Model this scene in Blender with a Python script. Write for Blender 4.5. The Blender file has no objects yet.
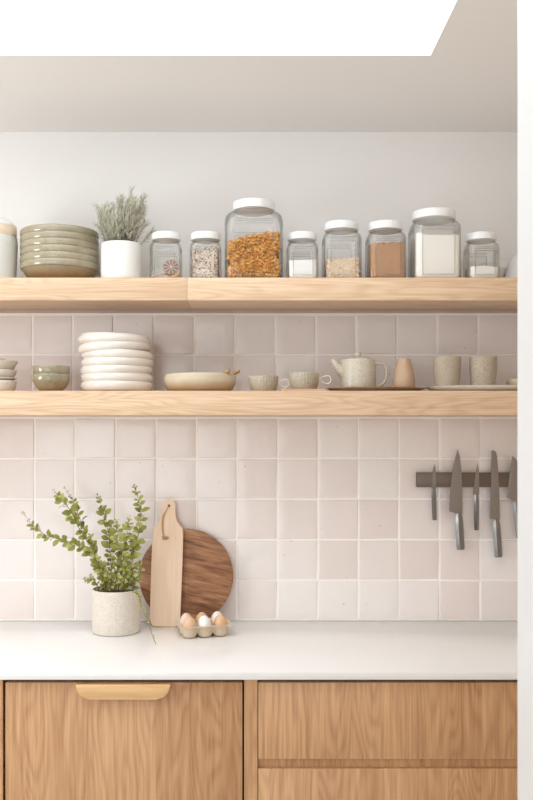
import bpy, bmesh, math, random
from mathutils import Vector, Matrix, noise as mnoise
random.seed(7)
PI = math.pi
S = bpy.context.scene
COL = S.collection
CAM_D, CAM_Z, F, VX, HY = 2.77, 1.505, 861.0, 250.0, 432.0

def at(px, py, y):
    """world point that stands at depth plane y"""
    d = CAM_D + y
    return Vector(((px - VX) * d / F, y, CAM_Z - (py - HY) * d / F))

# ------------------------------------------------------------------ materials
def srgb(r, g, b):
    f = lambda c: (c / 255 / 12.92) if c / 255 <= 0.04045 else ((c / 255 + 0.055) / 1.055) ** 2.4
    return (f(r), f(g), f(b), 1)

class NT:
    def __init__(s, name):
        s.m = bpy.data.materials.new(name); s.m.use_nodes = True
        s.t = s.m.node_tree; s.t.nodes.clear()
        s.out = s.n('ShaderNodeOutputMaterial')
    def n(s, kind, **kw):
        nd = s.t.nodes.new(kind)
        for k, v in kw.items():
            if k.startswith('_'):
                setattr(nd, k[1:], v)
            else:
                nd.inputs[k.replace('__', ' ')].default_value = v
        return nd
    def l(s, a, b): s.t.links.new(a, b)
    def math(s, op, a, b=None):
        nd = s.n('ShaderNodeMath', _operation=op)
        for i, v in enumerate((a, b)):
            if v is None: continue
            if isinstance(v, (int, float)): nd.inputs[i].default_value = v
            else: s.l(v, nd.inputs[i])
        return nd.outputs[0]
    def mix(s, f, a, b, blend='MIX'):
        nd = s.n('ShaderNodeMix', _data_type='RGBA', _blend_type=blend)
        for i, v in ((0, f), (6, a), (7, b)):
            if isinstance(v, (int, float, tuple)): nd.inputs[i].default_value = v
            else: s.l(v, nd.inputs[i])
        return nd.outputs[2]
    def ramp(s, f, stops, interp='LINEAR'):
        nd = s.n('ShaderNodeValToRGB'); cr = nd.color_ramp; cr.interpolation = interp
        while len(cr.elements) < len(stops): cr.elements.new(0.5)
        for e, (p, c) in zip(cr.elements, stops): e.position = p; e.color = c
        s.l(f, nd.inputs[0]); return nd.outputs[0]
    def coord(s, scale=(1, 1, 1), src='Object'):
        tc = s.n('ShaderNodeTexCoord'); mp = s.n('ShaderNodeMapping')
        mp.inputs['Scale'].default_value = scale
        s.l(tc.outputs[src], mp.inputs['Vector']); return mp.outputs[0]
    def noise(s, vec, scale, detail=2, rough=0.5, dist=0.0, w=None):
        nd = s.n('ShaderNodeTexNoise', Scale=scale, Detail=detail, Roughness=rough, Distortion=dist)
        if w is not None:
            nd.noise_dimensions = '4D'
            s.l(w, nd.inputs['W'])
        s.l(vec, nd.inputs['Vector']); return nd.outputs[0]
    def bsdf(s, color, rough=0.5, bump=None, bstr=0.2, bdist=0.002, **kw):
        p = s.n('ShaderNodeBsdfPrincipled')
        if isinstance(color, tuple): p.inputs['Base Color'].default_value = color
        else: s.l(color, p.inputs['Base Color'])
        if isinstance(rough, (int, float)): p.inputs['Roughness'].default_value = rough
        else: s.l(rough, p.inputs['Roughness'])
        for k, v in kw.items(): p.inputs[k.replace('__', ' ')].default_value = v
        if bump is not None:
            b = s.n('ShaderNodeBump', Strength=bstr, Distance=bdist)
            s.l(bump, b.inputs['Height']); s.l(b.outputs[0], p.inputs['Normal'])
        s.l(p.outputs[0], s.out.inputs[0]); return s.m

def m_paint(name, c, rough=0.6):
    t = NT(name); v = t.coord(); n = t.noise(v, 40, 3)
    return t.bsdf(t.mix(n, c, tuple(x * 0.985 for x in c[:3]) + (1,)), rough, n, 0.03)

def m_wood(name, light, dark, axis='X', ring=10.0, rings=0.35, fine=0.35, strip=None, rough=0.45, across=5.0, stripamt=0.25):
    t = NT(name)
    sc = {'X': (0.8, across, across), 'Y': (across, 0.8, across), 'Z': (across, across, 0.8)}[axis]
    fs = {'X': (8, 230, 230), 'Y': (230, 8, 230), 'Z': (230, 230, 8)}[axis]
    oi = t.n('ShaderNodeObjectInfo')
    w = t.math('MULTIPLY', oi.outputs['Random'], 37.0)
    bright = None
    if strip:
        tc = t.n('ShaderNodeTexCoord'); sp = t.n('ShaderNodeSeparateXYZ'); t.l(tc.outputs['Object'], sp.inputs[0])
        s_ax = {'X': 2, 'Z': 0, 'Y': 0}[axis]
        k = t.math('FLOOR', t.math('DIVIDE', sp.outputs[s_ax], strip))
        wn = t.n('ShaderNodeTexWhiteNoise', _noise_dimensions='2D')
        cb = t.n('ShaderNodeCombineXYZ'); t.l(k, cb.inputs[0]); t.l(oi.outputs['Random'], cb.inputs[1]); t.l(cb.outputs[0], wn.inputs['Vector'])
        bright = wn.outputs['Value']
        w = t.math('ADD', w, t.math('MULTIPLY', bright, 11.0))
    n1 = t.noise(t.coord(sc), 1.5, 2, 0.4, 0.25, w)
    r = t.math('MULTIPLY_ADD', t.math('SINE', t.math('MULTIPLY', n1, ring * 15.0)), 0.5)
    r.node.inputs[2].default_value = 0.5
    r = t.math('POWER', r, 1.7)
    n2 = t.noise(t.coord(tuple(x * 0.75 for x in fs)), 1.0, 2, 0.65, 0.0, w)
    n3 = t.noise(t.coord(tuple(x * 0.16 for x in fs)), 1.0, 3, 0.6, 0.0, w)
    n4 = t.noise(t.coord(tuple(x * 0.34 for x in fs)), 1.0, 2, 0.6, 0.0, w)
    f = t.math('ADD', t.math('MULTIPLY', r, rings), t.math('MULTIPLY', t.math('SUBTRACT', n2, 0.3), fine * 1.6))
    f = t.math('ADD', f, t.math('MULTIPLY', t.math('SUBTRACT', n4, 0.45), 0.55))
    f = t.math('ADD', f, t.math('MULTIPLY', t.math('SUBTRACT', n3, 0.42), 0.45))
    if bright: f = t.math('ADD', f, t.math('MULTIPLY', t.math('SUBTRACT', bright, 0.5), stripamt))
    f = t.math('MAXIMUM', t.math('MINIMUM', f, 1.0), 0.0)
    return t.bsdf(t.mix(f, light, dark), rough, n2, 0.06, 0.001)

def m_ceramic(name, base, dark, spot=None, spots=0.62, rough=0.3, sscale=260, mottle=25, low=None, spec=0.5, coat=0.0, spotamt=0.45, bands=False):
    """glazed or raw stoneware: mottled, speckled; 'low' = colour towards the base with its own fade heights"""
    t = NT(name); v = t.coord()
    n = t.noise(v, mottle, 4, 0.6)
    c = t.mix(t.math('ADD', t.math('MULTIPLY', n, .5), t.math('MULTIPLY', t.noise(t.coord((4, 4, 110)), 1.0, 3, .6), .5)) if bands else n, base, dark)
    if low:
        col, z0, z1 = low
        tc = t.n('ShaderNodeTexCoord'); sp = t.n('ShaderNodeSeparateXYZ'); t.l(tc.outputs['Object'], sp.inputs[0])
        mr = t.n('ShaderNodeMapRange'); mr.inputs[1].default_value = z0; mr.inputs[2].default_value = z1
        t.l(t.math('ADD', sp.outputs[2], t.math('MULTIPLY', t.math('SUBTRACT', n, 0.5), 0.02)), mr.inputs[0])
        c = t.mix(mr.outputs[0], col, c)
    if spot:
        n2 = t.noise(v, sscale, 1, 0.4)
        c = t.mix(t.math('MULTIPLY', t.ramp(n2, [(spots - .04, (0, 0, 0, 1)), (spots + 0.12, (1, 1, 1, 1))]), spotamt), c, spot)
    return t.bsdf(c, rough, n, 0.08, 0.002, **{'Specular__IOR__Level': spec, 'Coat__Weight': coat})

def m_glass(name):
    t = NT(name)
    lw = t.n('ShaderNodeLayerWeight', Blend=0.5)
    fc = lw.outputs['Facing']
    tint = t.ramp(fc, [(0.0, (0.995, 0.996, 0.995, 1)), (0.5, (0.985, 0.987, 0.985, 1)), (0.8, (0.86, 0.868, 0.862, 1)), (1.0, (0.48, 0.495, 0.485, 1))])  # tint painted darker at grazing angles, imitating dark refracted rims
    tr = t.n('ShaderNodeBsdfTransparent'); t.l(tint, tr.inputs[0])
    gl = t.n('ShaderNodeBsdfGlossy', Roughness=0.03)
    mx = t.n('ShaderNodeMixShader')
    sch = t.math('ADD', 0.026, t.math('MULTIPLY', t.math('POWER', fc, 5.0), 0.6))
    t.l(sch, mx.inputs[0]); t.l(tr.outputs[0], mx.inputs[1]); t.l(gl.outputs[0], mx.inputs[2])
    t.l(mx.outputs[0], t.out.inputs[0]); return t.m

def m_glass_edge(name):
    t = NT(name)
    tr = t.n('ShaderNodeBsdfTransparent', Color=(0.80, 0.805, 0.795, 1)); gl = t.n('ShaderNodeBsdfGlossy', Roughness=0.12)  # grey tint paints in the dark refraction along moulded edges
    mx = t.n('ShaderNodeMixShader', Fac=0.12)
    t.l(tr.outputs[0], mx.inputs[1]); t.l(gl.outputs[0], mx.inputs[2]); t.l(mx.outputs[0], t.out.inputs[0]); return t.m

def m_island(name, stops, rough=0.6, interp='LINEAR', bump=0):
    t = NT(name); g = t.n('ShaderNodeNewGeometry')
    v = t.coord(); n = t.noise(v, 180, 2)
    c = t.ramp(g.outputs['Random Per Island'], stops, interp)
    c = t.mix(t.math('MULTIPLY', n, 0.35), c, (0.25, 0.17, 0.09, 1) if bump < 0 else c)
    return t.bsdf(c, rough)

def m_tile():
    t = NT('zellige_glaze'); g = t.n('ShaderNodeNewGeometry')
    c = t.ramp(g.outputs['Random Per Island'], [(0, srgb(233, 227, 223)), (0.3, srgb(229, 219, 214)), (0.5, srgb(236, 232, 229)), (0.7, srgb(226, 215, 209)), (0.85, srgb(232, 222, 219)), (1, srgb(238, 235, 232))])
    v = t.coord(); n = t.noise(v, 16, 4, 0.6, 0.8); n2 = t.noise(v, 320, 2); n3 = t.noise(v, 6, 2, 0.5, 0.6)
    c = t.mix(t.math('MULTIPLY', n, 0.28), c, srgb(218, 204, 197))
    pit = t.ramp(t.noise(v, 95, 0), [(0.83, (0, 0, 0, 1)), (0.85, (1, 1, 1, 1))])
    c = t.mix(t.math('MULTIPLY', pit, 0.5), c, srgb(170, 142, 125))
    r = t.math('ADD', 0.10, t.math('MULTIPLY', n, 0.16))
    h = t.math('ADD', t.math('MULTIPLY', n3, 2.0), t.math('ADD', n, t.math('MULTIPLY', n2, 0.05)))
    return t.bsdf(c, r, h, 0.25, 0.004)

M = {}
M['wall'] = m_paint('wall_paint', srgb(241, 240, 238))
M['sidewall'] = m_paint('side_wall_dimmer', srgb(206, 192, 179))  # invented beige for the unseen right wall, dims and warms that end
M['ceil'] = m_paint('ceiling_paint', srgb(243, 241, 239))
M['shaft'] = m_paint('skylight_paint', srgb(246, 246, 245))
M['trimw'] = m_paint('gloss_white_trim', srgb(215, 215, 214), 0.35)
M['floor'] = m_paint('pale_floor', srgb(214, 210, 205))  # neutral pale grey picked to cool the bounce from the unseen floor
M['tile'] = m_tile()
M['grout'] = m_paint('grout', srgb(245, 241, 237), 0.9)
M['stone'] = m_paint('white_stone', srgb(240, 239, 237), 0.22)
M['shelf'] = m_wood('oak_shelf', srgb(231, 203, 171), srgb(176, 132, 94), 'X', 11, 0.2, 0.5, across=8)
M['cab'] = m_wood('oak_veneer', srgb(213, 169, 124), srgb(150, 100, 60), 'Z', 11, 0.22, 0.65, strip=0.083, across=5, stripamt=0.2)
M['handle'] = m_wood('pale_oak', srgb(230, 190, 138), srgb(196, 150, 98), 'X', 5, 0.2, 0.3)
M['maple'] = m_wood('maple', srgb(234, 207, 180), srgb(206, 170, 138), 'Z', 4, 0.15, 0.3, strip=0.034, across=4, stripamt=0.35)
M['dark'] = m_paint('carcass_shadow_gap', srgb(70, 50, 38))  # dark brown paints shade into the cabinet gaps and the paddle's cord opening
M['led'] = m_paint('aluminium_channel', srgb(176, 156, 140), 0.4)
M['glass'] = m_glass('clear_glass')
M['glassedge'] = m_glass_edge('moulded_glass_edge')
M['lid'] = m_paint('white_plastic', srgb(240, 240, 238), 0.35)
M['sage'] = m_ceramic('sage_glaze', srgb(178, 170, 147), srgb(146, 136, 110), srgb(106, 88, 62), 0.6, 0.16, 300, 18, (srgb(134, 103, 66), 0.014, 0.047), coat=0.4)  # brown base, with darker tones painting in shade of the stack's grooves
M['moss'] = m_ceramic('moss_glaze', srgb(166, 159, 134), srgb(130, 120, 92), srgb(92, 78, 54), 0.62, 0.15, 260, 22, (srgb(140, 116, 84), 0.0, 0.04), coat=0.5)
M['cream'] = m_ceramic('cream_glaze', srgb(226, 218, 209), srgb(218, 208, 197), None, rough=0.1, mottle=12, coat=0.3)
M['rustic'] = m_ceramic('rustic_white_clay', srgb(226, 220, 208), srgb(200, 190, 174), srgb(140, 122, 100), 0.68, 0.45, 200, 30)
M['sand'] = m_ceramic('sand_clay', srgb(210, 198, 174), srgb(192, 176, 148), srgb(156, 134, 104), 0.66, 0.5, 280, 20, (srgb(164, 130, 90), 0.0, 0.036))  # stronger low brown paints the bowl's shading into its lower half
M['pale'] = m_ceramic('pale_speckled_clay', srgb(196, 188, 171), srgb(164, 154, 134), srgb(128, 114, 92), 0.56, 0.35, 330, 60, (srgb(172, 158, 136), 0.004, 0.03), spotamt=.7)
M['thrown'] = m_ceramic('thrown_teapot_clay', srgb(214, 208, 192), srgb(186, 176, 156), srgb(150, 134, 108), 0.56, 0.35, 300, 40, (srgb(190, 168, 138), 0.002, 0.02), spotamt=.5, bands=True)
M['blush'] = m_ceramic('blush_clay', srgb(198, 170, 142), srgb(176, 144, 114), None, rough=0.55, mottle=30)
M['stonew'] = m_ceramic('speckled_tumbler_clay', srgb(190, 176, 155), srgb(168, 153, 133), srgb(120, 104, 86), 0.56, 0.55, 380, 40, spotamt=.7)
M['platter'] = m_ceramic('white_platter_glaze', srgb(226, 224, 219), srgb(214, 210, 203), None, rough=0.3)
M['traybrown'] = m_ceramic('brown_tray_glaze', srgb(172, 142, 114), srgb(142, 112, 88), srgb(84, 62, 46), 0.62, 0.35)
M['terra'] = m_wood('cherry_board', srgb(216, 180, 146), srgb(182, 140, 106), 'X', 6)
M['handlew'] = m_ceramic('white_handle_glaze', srgb(232, 228, 220), srgb(222, 216, 206), None, rough=0.25)
M['potw'] = m_paint('matte_white_ceramic', srgb(238, 237, 233), 0.6)
M['potstone'] = m_ceramic('speckled_white_pot', srgb(224, 217, 206), srgb(206, 196, 182), srgb(176, 160, 140), 0.56, 0.7, 300, 60)
M['soil'] = m_paint('soil', srgb(70, 54, 42), 0.95)
M['steel'] = NT('brushed_steel').bsdf(srgb(148, 140, 134), 0.36, Metallic=0.85)
M['steelh'] = NT('satin_steel_handle').bsdf(srgb(132, 130, 128), 0.28, Metallic=0.95)
M['rack'] = NT('dark_brown_steel').bsdf(srgb(110, 96, 86), 0.38, Metallic=0.6)
M['frost'] = NT('frosted_canister').bsdf(srgb(219, 219, 213), 0.4)
M['band'] = m_wood('birch_band', srgb(240, 224, 200), srgb(222, 200, 170), 'X', 5)
M['wire'] = NT('wire').bsdf(srgb(120, 118, 115), 0.35, Metallic=1.0)
M['twine'] = NT('twine').bsdf(srgb(186, 148, 100), 0.9)
M['pulp'] = m_ceramic('moulded_pulp', srgb(220, 202, 180), srgb(204, 186, 163), None, rough=0.95, mottle=120, spec=0.1)
M['spoon'] = m_wood('olive_wood', srgb(186, 160, 120), srgb(140, 110, 74), 'X', 6)
M['flour'] = m_ceramic('flour', srgb(250, 246, 239), srgb(244, 238, 228), None, rough=1.0, spec=0.0)
M['sugar'] = m_ceramic('sugar', srgb(248, 247, 245), srgb(240, 239, 236), None, rough=1.0, spec=0.1)
M['brown'] = m_ceramic('brown_sugar', srgb(198, 160, 126), srgb(176, 134, 102), srgb(128, 84, 56), 0.60, 0.9, 420, 60, spec=0.1)
M['pasta'] = m_island('pasta_dough', [(0, srgb(242, 194, 112)), (0.5, srgb(236, 180, 90)), (0.86, srgb(222, 160, 74)), (0.93, srgb(190, 130, 76)), (1, srgb(240, 200, 128))], 0.55)
M['muesli'] = m_island('muesli_mix', [(0, srgb(214, 194, 174)), (0.28, srgb(190, 162, 138)), (0.53, srgb(218, 207, 194)), (0.64, srgb(160, 122, 96)), (0.8, srgb(126, 82, 64)), (0.93, srgb(92, 52, 46))], 0.8, 'CONSTANT')
M['oat'] = m_island('oat_flakes', [(0, srgb(236, 220, 200)), (0.5, srgb(226, 204, 178)), (0.9, srgb(208, 176, 142))], 0.85)
M['rosemary'] = m_island('grey_green_needles', [(0, srgb(176, 175, 150)), (0.5, srgb(200, 198, 178)), (0.85, srgb(220, 217, 202)), (1, srgb(152, 150, 120))], 0.75)
M['leaf'] = m_island('fresh_leaves', [(0, srgb(136, 140, 60)), (0.45, srgb(162, 162, 80)), (0.8, srgb(118, 126, 56)), (1, srgb(184, 182, 108))], 0.5)
M['stem'] = m_paint('leaf_stem', srgb(128, 110, 66), 0.7)
M['stemd'] = m_paint('woody_stem', srgb(126, 110, 88), 0.8)
M['orange'] = None
for k, c in (('egg_tan', (222, 186, 152)), ('egg_white', (242, 240, 236)), ('egg_pink', (226, 203, 184)), ('egg_brown', (214, 172, 132)), ('egg_cream', (238, 228, 218)), ('egg_honey', (220, 178, 138))):
    t = NT(k); n = t.noise(t.coord(), 300, 2)
    M[k] = t.bsdf(t.mix(n, srgb(*c), tuple(x * 0.93 for x in srgb(*c)[:3]) + (1,)), 0.55, n, 0.03)

def m_roundboard():
    t = NT('old_mango_wood'); 
    tc = t.n('ShaderNodeTexCoord'); mp = t.n('ShaderNodeMapping')
    mp.inputs['Scale'].default_value = (3, 20, 24); m0 = t.n('ShaderNodeMapping'); m0.inputs['Rotation'].default_value = (0, math.radians(-13), 0)
    t.l(tc.outputs['Object'], m0.inputs[0]); t.l(m0.outputs[0], mp.inputs[0])
    n = t.noise(mp.outputs[0], 1.0, 5, 0.62, 1.2)
    mp2 = t.n('ShaderNodeMapping'); mp2.inputs['Scale'].default_value = (9, 60, 110); t.l(m0.outputs[0], mp2.inputs[0]); n2 = t.noise(mp2.outputs[0], 1.0, 4, 0.7, 0.6)
    n3 = t.noise(t.coord(), 9, 2)
    f = t.math('ADD', t.math('MULTIPLY', n, 0.6), t.math('MULTIPLY', n2, 0.45))
    c = t.ramp(f, [(0.36, srgb(78, 46, 30)), (0.46, srgb(126, 84, 56)), (0.56, srgb(166, 120, 84)), (0.68, srgb(204, 162, 122))])
    c = t.mix(t.math('MULTIPLY', n3, 0.2), c, srgb(160, 112, 76))
    return t.bsdf(c, 0.6, n2, 0.2, 0.002)
M['round'] = m_roundboard()

def m_orange():
    t = NT('dried_citrus_flesh'); tc = t.n('ShaderNodeTexCoord'); sp = t.n('ShaderNodeSeparateXYZ'); t.l(tc.outputs['Object'], sp.inputs[0])
    ang = t.math('ARCTAN2', sp.outputs[2], sp.outputs[0])
    w = t.math('ABSOLUTE', t.math('SINE', t.math('MULTIPLY', ang, 5.0)))
    n = t.noise(t.coord(), 220, 3)
    r = t.math('SQRT', t.math('ADD', t.math('POWER', sp.outputs[0], 2.0), t.math('POWER', sp.outputs[2], 2.0)))
    core = t.ramp(r, [(0.0028, (0, 0, 0, 1)), (0.0048, (1, 1, 1, 1))])
    f = t.math('MULTIPLY', t.ramp(w, [(0.2, (0, 0, 0, 1)), (0.5, (1, 1, 1, 1))]), core)
    c = t.mix(f, srgb(192, 174, 160), t.mix(n, srgb(98, 76, 72), srgb(140, 116, 108)))
    return t.bsdf(c, 0.8, n, 0.3)
M['orange'] = m_orange()
M['rind'] = m_paint('dried_rind', srgb(166, 138, 118), 0.8)

# ------------------------------------------------------------------ mesh helpers
class B:
    def __init__(s): s.bm = bmesh.new()
    def ring_faces(s, rings, closed=True, cap0=True, cap1=True):
        vs = [[s.bm.verts.new(p) for p in r] for r in rings]
        n = len(vs[0])
        for a, b in zip(vs, vs[1:]):
            for i in range(n if closed else n - 1):
                j = (i + 1) % n
                s.bm.faces.new((a[i], a[j], b[j], b[i]))
        if cap0: s.bm.faces.new(vs[0][::-1])
        if cap1: s.bm.faces.new(vs[-1])
        return s
    def box(s, x0, x1, y0, y1, z0, z1, bev=0.0):
        t = bmesh.new(); bmesh.ops.create_cube(t, size=1)
        for v in t.verts: v.co = Vector(((x0 + x1) / 2 + v.co.x * (x1 - x0), (y0 + y1) / 2 + v.co.y * (y1 - y0), (z0 + z1) / 2 + v.co.z * (z1 - z0)))
        if bev: bmesh.ops.bevel(t, geom=t.edges[:], offset=bev, segments=2, profile=0.5, affect='EDGES')
        s.merge(t); return s
    def merge(s, t, mat=None):
        if mat is not None: bmesh.ops.transform(t, matrix=mat, verts=t.verts)
        me = bpy.data.meshes.new('tmp'); t.to_mesh(me); t.free(); s.bm.from_mesh(me); bpy.data.meshes.remove(me); return s
    def lathe(s, prof, seg=64, sx=1.0, sy=1.0, c=(0, 0, 0), wob=0.0, f=None):
        rings = []
        for r, z in prof:
            ring = []
            for i in range(seg):
                a = 2 * PI * i / seg
                rr = r * (1 + (wob * math.sin(3 * a + z * 40) if wob else 0))
                if f: rr = f(rr, a, z)
                ring.append((c[0] + rr * math.cos(a) * sx, c[1] + rr * math.sin(a) * sy, c[2] + z))
            rings.append(ring)
        return s.ring_faces(rings)
    def tube(s, pts, rad, seg=8):
        pts = [Vector(p) for p in pts]; n = len(pts)
        rad = rad if isinstance(rad, (list, tuple)) else [rad] * n
        rings = []; up = Vector((0, 0, 1)); prev = None
        for i, p in enumerate(pts):
            d = (pts[min(i + 1, n - 1)] - pts[max(i - 1, 0)]).normalized()
            if prev is None:
                a = d.cross(up)
                if a.length < 0.1: a = d.cross(Vector((1, 0, 0)))
            else: a = prev - d * prev.dot(d)
            a.normalize(); prev = a; b = d.cross(a)
            rings.append([p + (a * math.cos(2 * PI * k / seg) + b * math.sin(2 * PI * k / seg)) * rad[i] for k in range(seg)])
        return s.ring_faces(rings)
    def prism(s, outline, y0, y1, bev=0.0):
        """outline in x,z; extruded along y"""
        t = bmesh.new()
        f0 = [t.verts.new((x, y0, z)) for x, z in outline]; f1 = [t.verts.new((x, y1, z)) for x, z in outline]
        t.faces.new(f0); t.faces.new(f1[::-1]); n = len(outline)
        for i in range(n):
            j = (i + 1) % n; t.faces.new((f0[j], f0[i], f1[i], f1[j]))
        if bev:
            ed = [e for e in t.edges if abs(e.verts[0].co.y - e.verts[1].co.y) < 1e-7]
            bmesh.ops.bevel(t, geom=ed, offset=bev, segments=3, profile=0.5, affect='EDGES')
        s.merge(t); return s
    def out(s, name, mat, parent=None, loc=(0, 0, 0), rot=(0, 0, 0), sharp=35, mats=None):
        bmesh.ops.recalc_face_normals(s.bm, faces=s.bm.faces)
        me = bpy.data.meshes.new(name); s.bm.to_mesh(me); s.bm.free()
        for p in me.polygons: p.use_smooth = True
        me.set_sharp_from_angle(angle=math.radians(sharp))
        for m in (mats or [mat]): me.materials.append(m)
        o = bpy.data.objects.new(name, me); COL.objects.link(o)
        o.location = loc; o.rotation_euler = rot
        if parent: o.parent = parent
        return o

def tag(o, label, cat, group=None, kind=None):
    o['label'] = label; o['category'] = cat
    if group: o['group'] = group
    if kind: o['kind'] = kind
    return o
def thing(name, label, cat, loc, rz=0.0, group=None):
    o = bpy.data.objects.new(name, None); COL.objects.link(o)
    o.location = loc; o.rotation_euler = (0, 0, rz); o.empty_display_size = 0.05
    return tag(o, label, cat, group)
def struct(name, b, mat, label, parent=None, **kw):
    o = b.out(name, mat, parent, **kw); o['kind'] = 'structure'
    if not parent: tag(o, label, name.split('_')[0])
    return o
def copy_tree(o, parent=None):
    c = o.copy(); COL.objects.link(c)
    if parent: c.parent = parent
    for ch in list(o.children): copy_tree(ch, c)
    return c
def smooth_path(pts, n=6):
    pts = [Vector(p) for p in pts]; out = []
    for i in range(len(pts) - 1):
        p0 = pts[max(i - 1, 0)]; p1 = pts[i]; p2 = pts[i + 1]; p3 = pts[min(i + 2, len(pts) - 1)]
        for k in range(n):
            t = k / n
            out.append(0.5 * ((2 * p1) + (p2 - p0) * t + (2 * p0 - 5 * p1 + 4 * p2 - p3) * t * t + (3 * p1 - p0 - 3 * p2 + p3) * t ** 3))
    out.append(pts[-1]); return out

# ------------------------------------------------------------------ setting
CEIL = 2.47
XL, XR, YB = -2.3, 0.98, -6.0
Z_LO, Z_LT = 1.554, 1.6245       # lower shelf underside / top
Z_UO, Z_UT = 1.886, 1.952        # upper shelf
SH_D = 0.278
struct('floor', B().box(XL, XR, YB, 0, -0.05, 0), M['floor'], 'unseen floor below the cabinets, pale grey to cool the bounced light')
wb = struct('wall_back', B().box(XL, XR, 0, 0.1, 0, CEIL), M['wall'], 'white painted wall behind the shelves')
struct('wall_right', B().box(XR, XR + 0.1, YB, 0.1, 0, CEIL), M['sidewall'], 'unseen side wall beyond the right end of the shelves, given beige to dim that end')
b = B(); wy0, wy1, wz0, wz1 = -2.2, -0.75, 0.95, 2.2
b.box(XL - 0.1, XL, YB, wy0, 0, CEIL).box(XL - 0.1, XL, wy1, 0.1, 0, CEIL).box(XL - 0.1, XL, wy0, wy1, 0, wz0).box(XL - 0.1, XL, wy0, wy1, wz1, CEIL)
struct('wall_left', b, M['wall'], 'white painted side wall with a window opening')
b = B()
for a0, a1, c0, c1 in ((wy0, wy0 + .04, wz0, wz1), (wy1 - .04, wy1, wz0, wz1), (wy0, wy1, wz0, wz0 + .04), (wy0, wy1, wz1 - .04, wz1)):
    b.box(XL - 0.08, XL - 0.02, a0, a1, c0, c1)
struct('window_1', b, M['trimw'], 'white window frame in the left wall')
struct('wall_blocker', B().box(-.15, XR, YB - .1, YB, 0, CEIL), M['wall'], 'unseen white wall added behind the viewer to darken the right side')  # added out of view to block light from the right rear
# ceiling with the skylight opening
SX0, SX1, SY0, SY1 = -1.55, 0.463, -1.75, -0.563
b = B()
b.box(XL, XR, SY1, 0.1, CEIL, CEIL + 0.08).box(XL, XR, YB, SY0, CEIL, CEIL + 0.08)
b.box(XL, SX0, SY0, SY1, CEIL, CEIL + 0.08).box(SX1, XR, SY0, SY1, CEIL, CEIL + 0.08)
struct('ceiling', b, M['ceil'], 'white ceiling with a rectangular skylight opening')
b = B(); zt = CEIL + 0.5
b.box(SX0 - .03, SX1 + .03, SY1, SY1 + .03, CEIL + .08, zt).box(SX0 - .03, SX1 + .03, SY0 - .03, SY0, CEIL + .08, zt)
b.box(SX0 - .03, SX0, SY0, SY1, CEIL + .08, zt).box(SX1, SX1 + .03, SY0, SY1, CEIL + .08, zt)
struct('window_2', b, M['shaft'], 'bright white skylight shaft above the kitchen')

# tiles (one mesh, pattern of the wall)
def tiles(rows, x_phase, x0, x1):
    t = B(); pitch = 0.1299; g = 0.0034
    k0 = math.floor((x0 - x_phase) / pitch)
    k = k0
    while x_phase + k * pitch < x1:
        xa, xb = x_phase + k * pitch + g / 2, x_phase + (k + 1) * pitch - g / 2
        for za, zb in rows:
            za2, zb2 = za + g / 2, zb - g / 2
            tx, tz = random.gauss(0, 0.006), random.gauss(0, 0.007); off = random.gauss(0, 0.0005)
            n = 8; sd = random.random() * 99; vs = []
            jit = [random.uniform(-.0006, .0006) for _ in range(4)]
            us = [0, 0.018, 0.07] + [0.07 + (0.86) * q / 4 for q in range(1, 4)] + [0.93, 0.982, 1]
            for i, u in enumerate(us):
                row = []
                for j, w in enumerate(us):
                    e = min(u, 1 - u, w, 1 - w)
                    x = xa + (xb - xa) * u; z = za2 + (zb2 - za2) * w
                    h = -0.0095 + off + tx * (u - .5) * .12 + tz * (w - .5) * .12
                    h -= 0.0012 * mnoise.noise(Vector((u * 1.7 + sd, w * 1.7, sd)))
                    if e < 0.001: h += 0.0045
                    elif e < 0.02: h += 0.0009
                    if e < 0.001:
                        q = 0.0009 * mnoise.noise(Vector((u * 6 + sd, w * 6, 3.3)))
                        x += q; z += q
                    row.append(t.bm.verts.new((x, h, z)))
                vs.append(row)
            for i in range(len(us) - 1):
                for j in range(len(us) - 1):
                    t.bm.faces.new((vs[i][j], vs[i + 1][j], vs[i + 1][j + 1], vs[i][j + 1]))
        k += 1
    return t
zr = [0.9 + 0.1298 * i for i in range(6)]
tl = tiles([(zr[i], zr[i + 1]) for i in range(5)], -0.6915, XL + 0.14, XR - 0.13)
tl.merge(tiles([(1.6245, 1.7526), (1.7526, 1.881)], -0.6985, XL + 0.14, XR - 0.13).bm)
struct('tile_splashback', tl, M['tile'], None, wb, sharp=40)
struct('grout_bed', B().box(XL, XR, -0.0067, -0.0005, 0.9, Z_UO), M['grout'], None, wb)
struct('trim_1', B().box(XL, XR, -0.012, 0, zr[5] - 0.0005, Z_LO), M['grout'], 'thin pale grout line under the lower shelf', None)
struct('trim_2', B().box(XL, XR, -0.012, 0, 1.8805, Z_UO), M['grout'], 'thin pale grout line under the upper shelf', None)

struct('trim_4', B().box(XL, XR, -0.0112, -0.0004, 0.9003, 0.9045, .0008), M['grout'], 'thin white sealant line between tiles and worktop')
# doorway edge in the right foreground
DX = 0.3635
struct('wall_front', B().box(DX + 0.022, XR, -1.70, -1.60, 0, CEIL), M['wall'], 'white wall stub beside the doorway in the right foreground')
pr = [(0, 0), (0, -.100)] + [(0.0105 - 0.0105 * math.cos(a), -.106 - .004 * math.sin(a) + .006 * 0) for a in (0.3, 0.8, 1.3)] + [(0.0115, -.108), (0.0125, -.108), (0.0135, -.111), (0.09, -.111), (0.09, -.1), (0.022, -.1), (0.022, 0)]
b = B(); b.ring_faces([[(DX + x, -1.6 + y, z) for x, y in pr] for z in (0, CEIL)])
struct('trim_3', b, M['trimw'], 'white painted door frame edge running up the right foreground', sharp=30)

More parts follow.
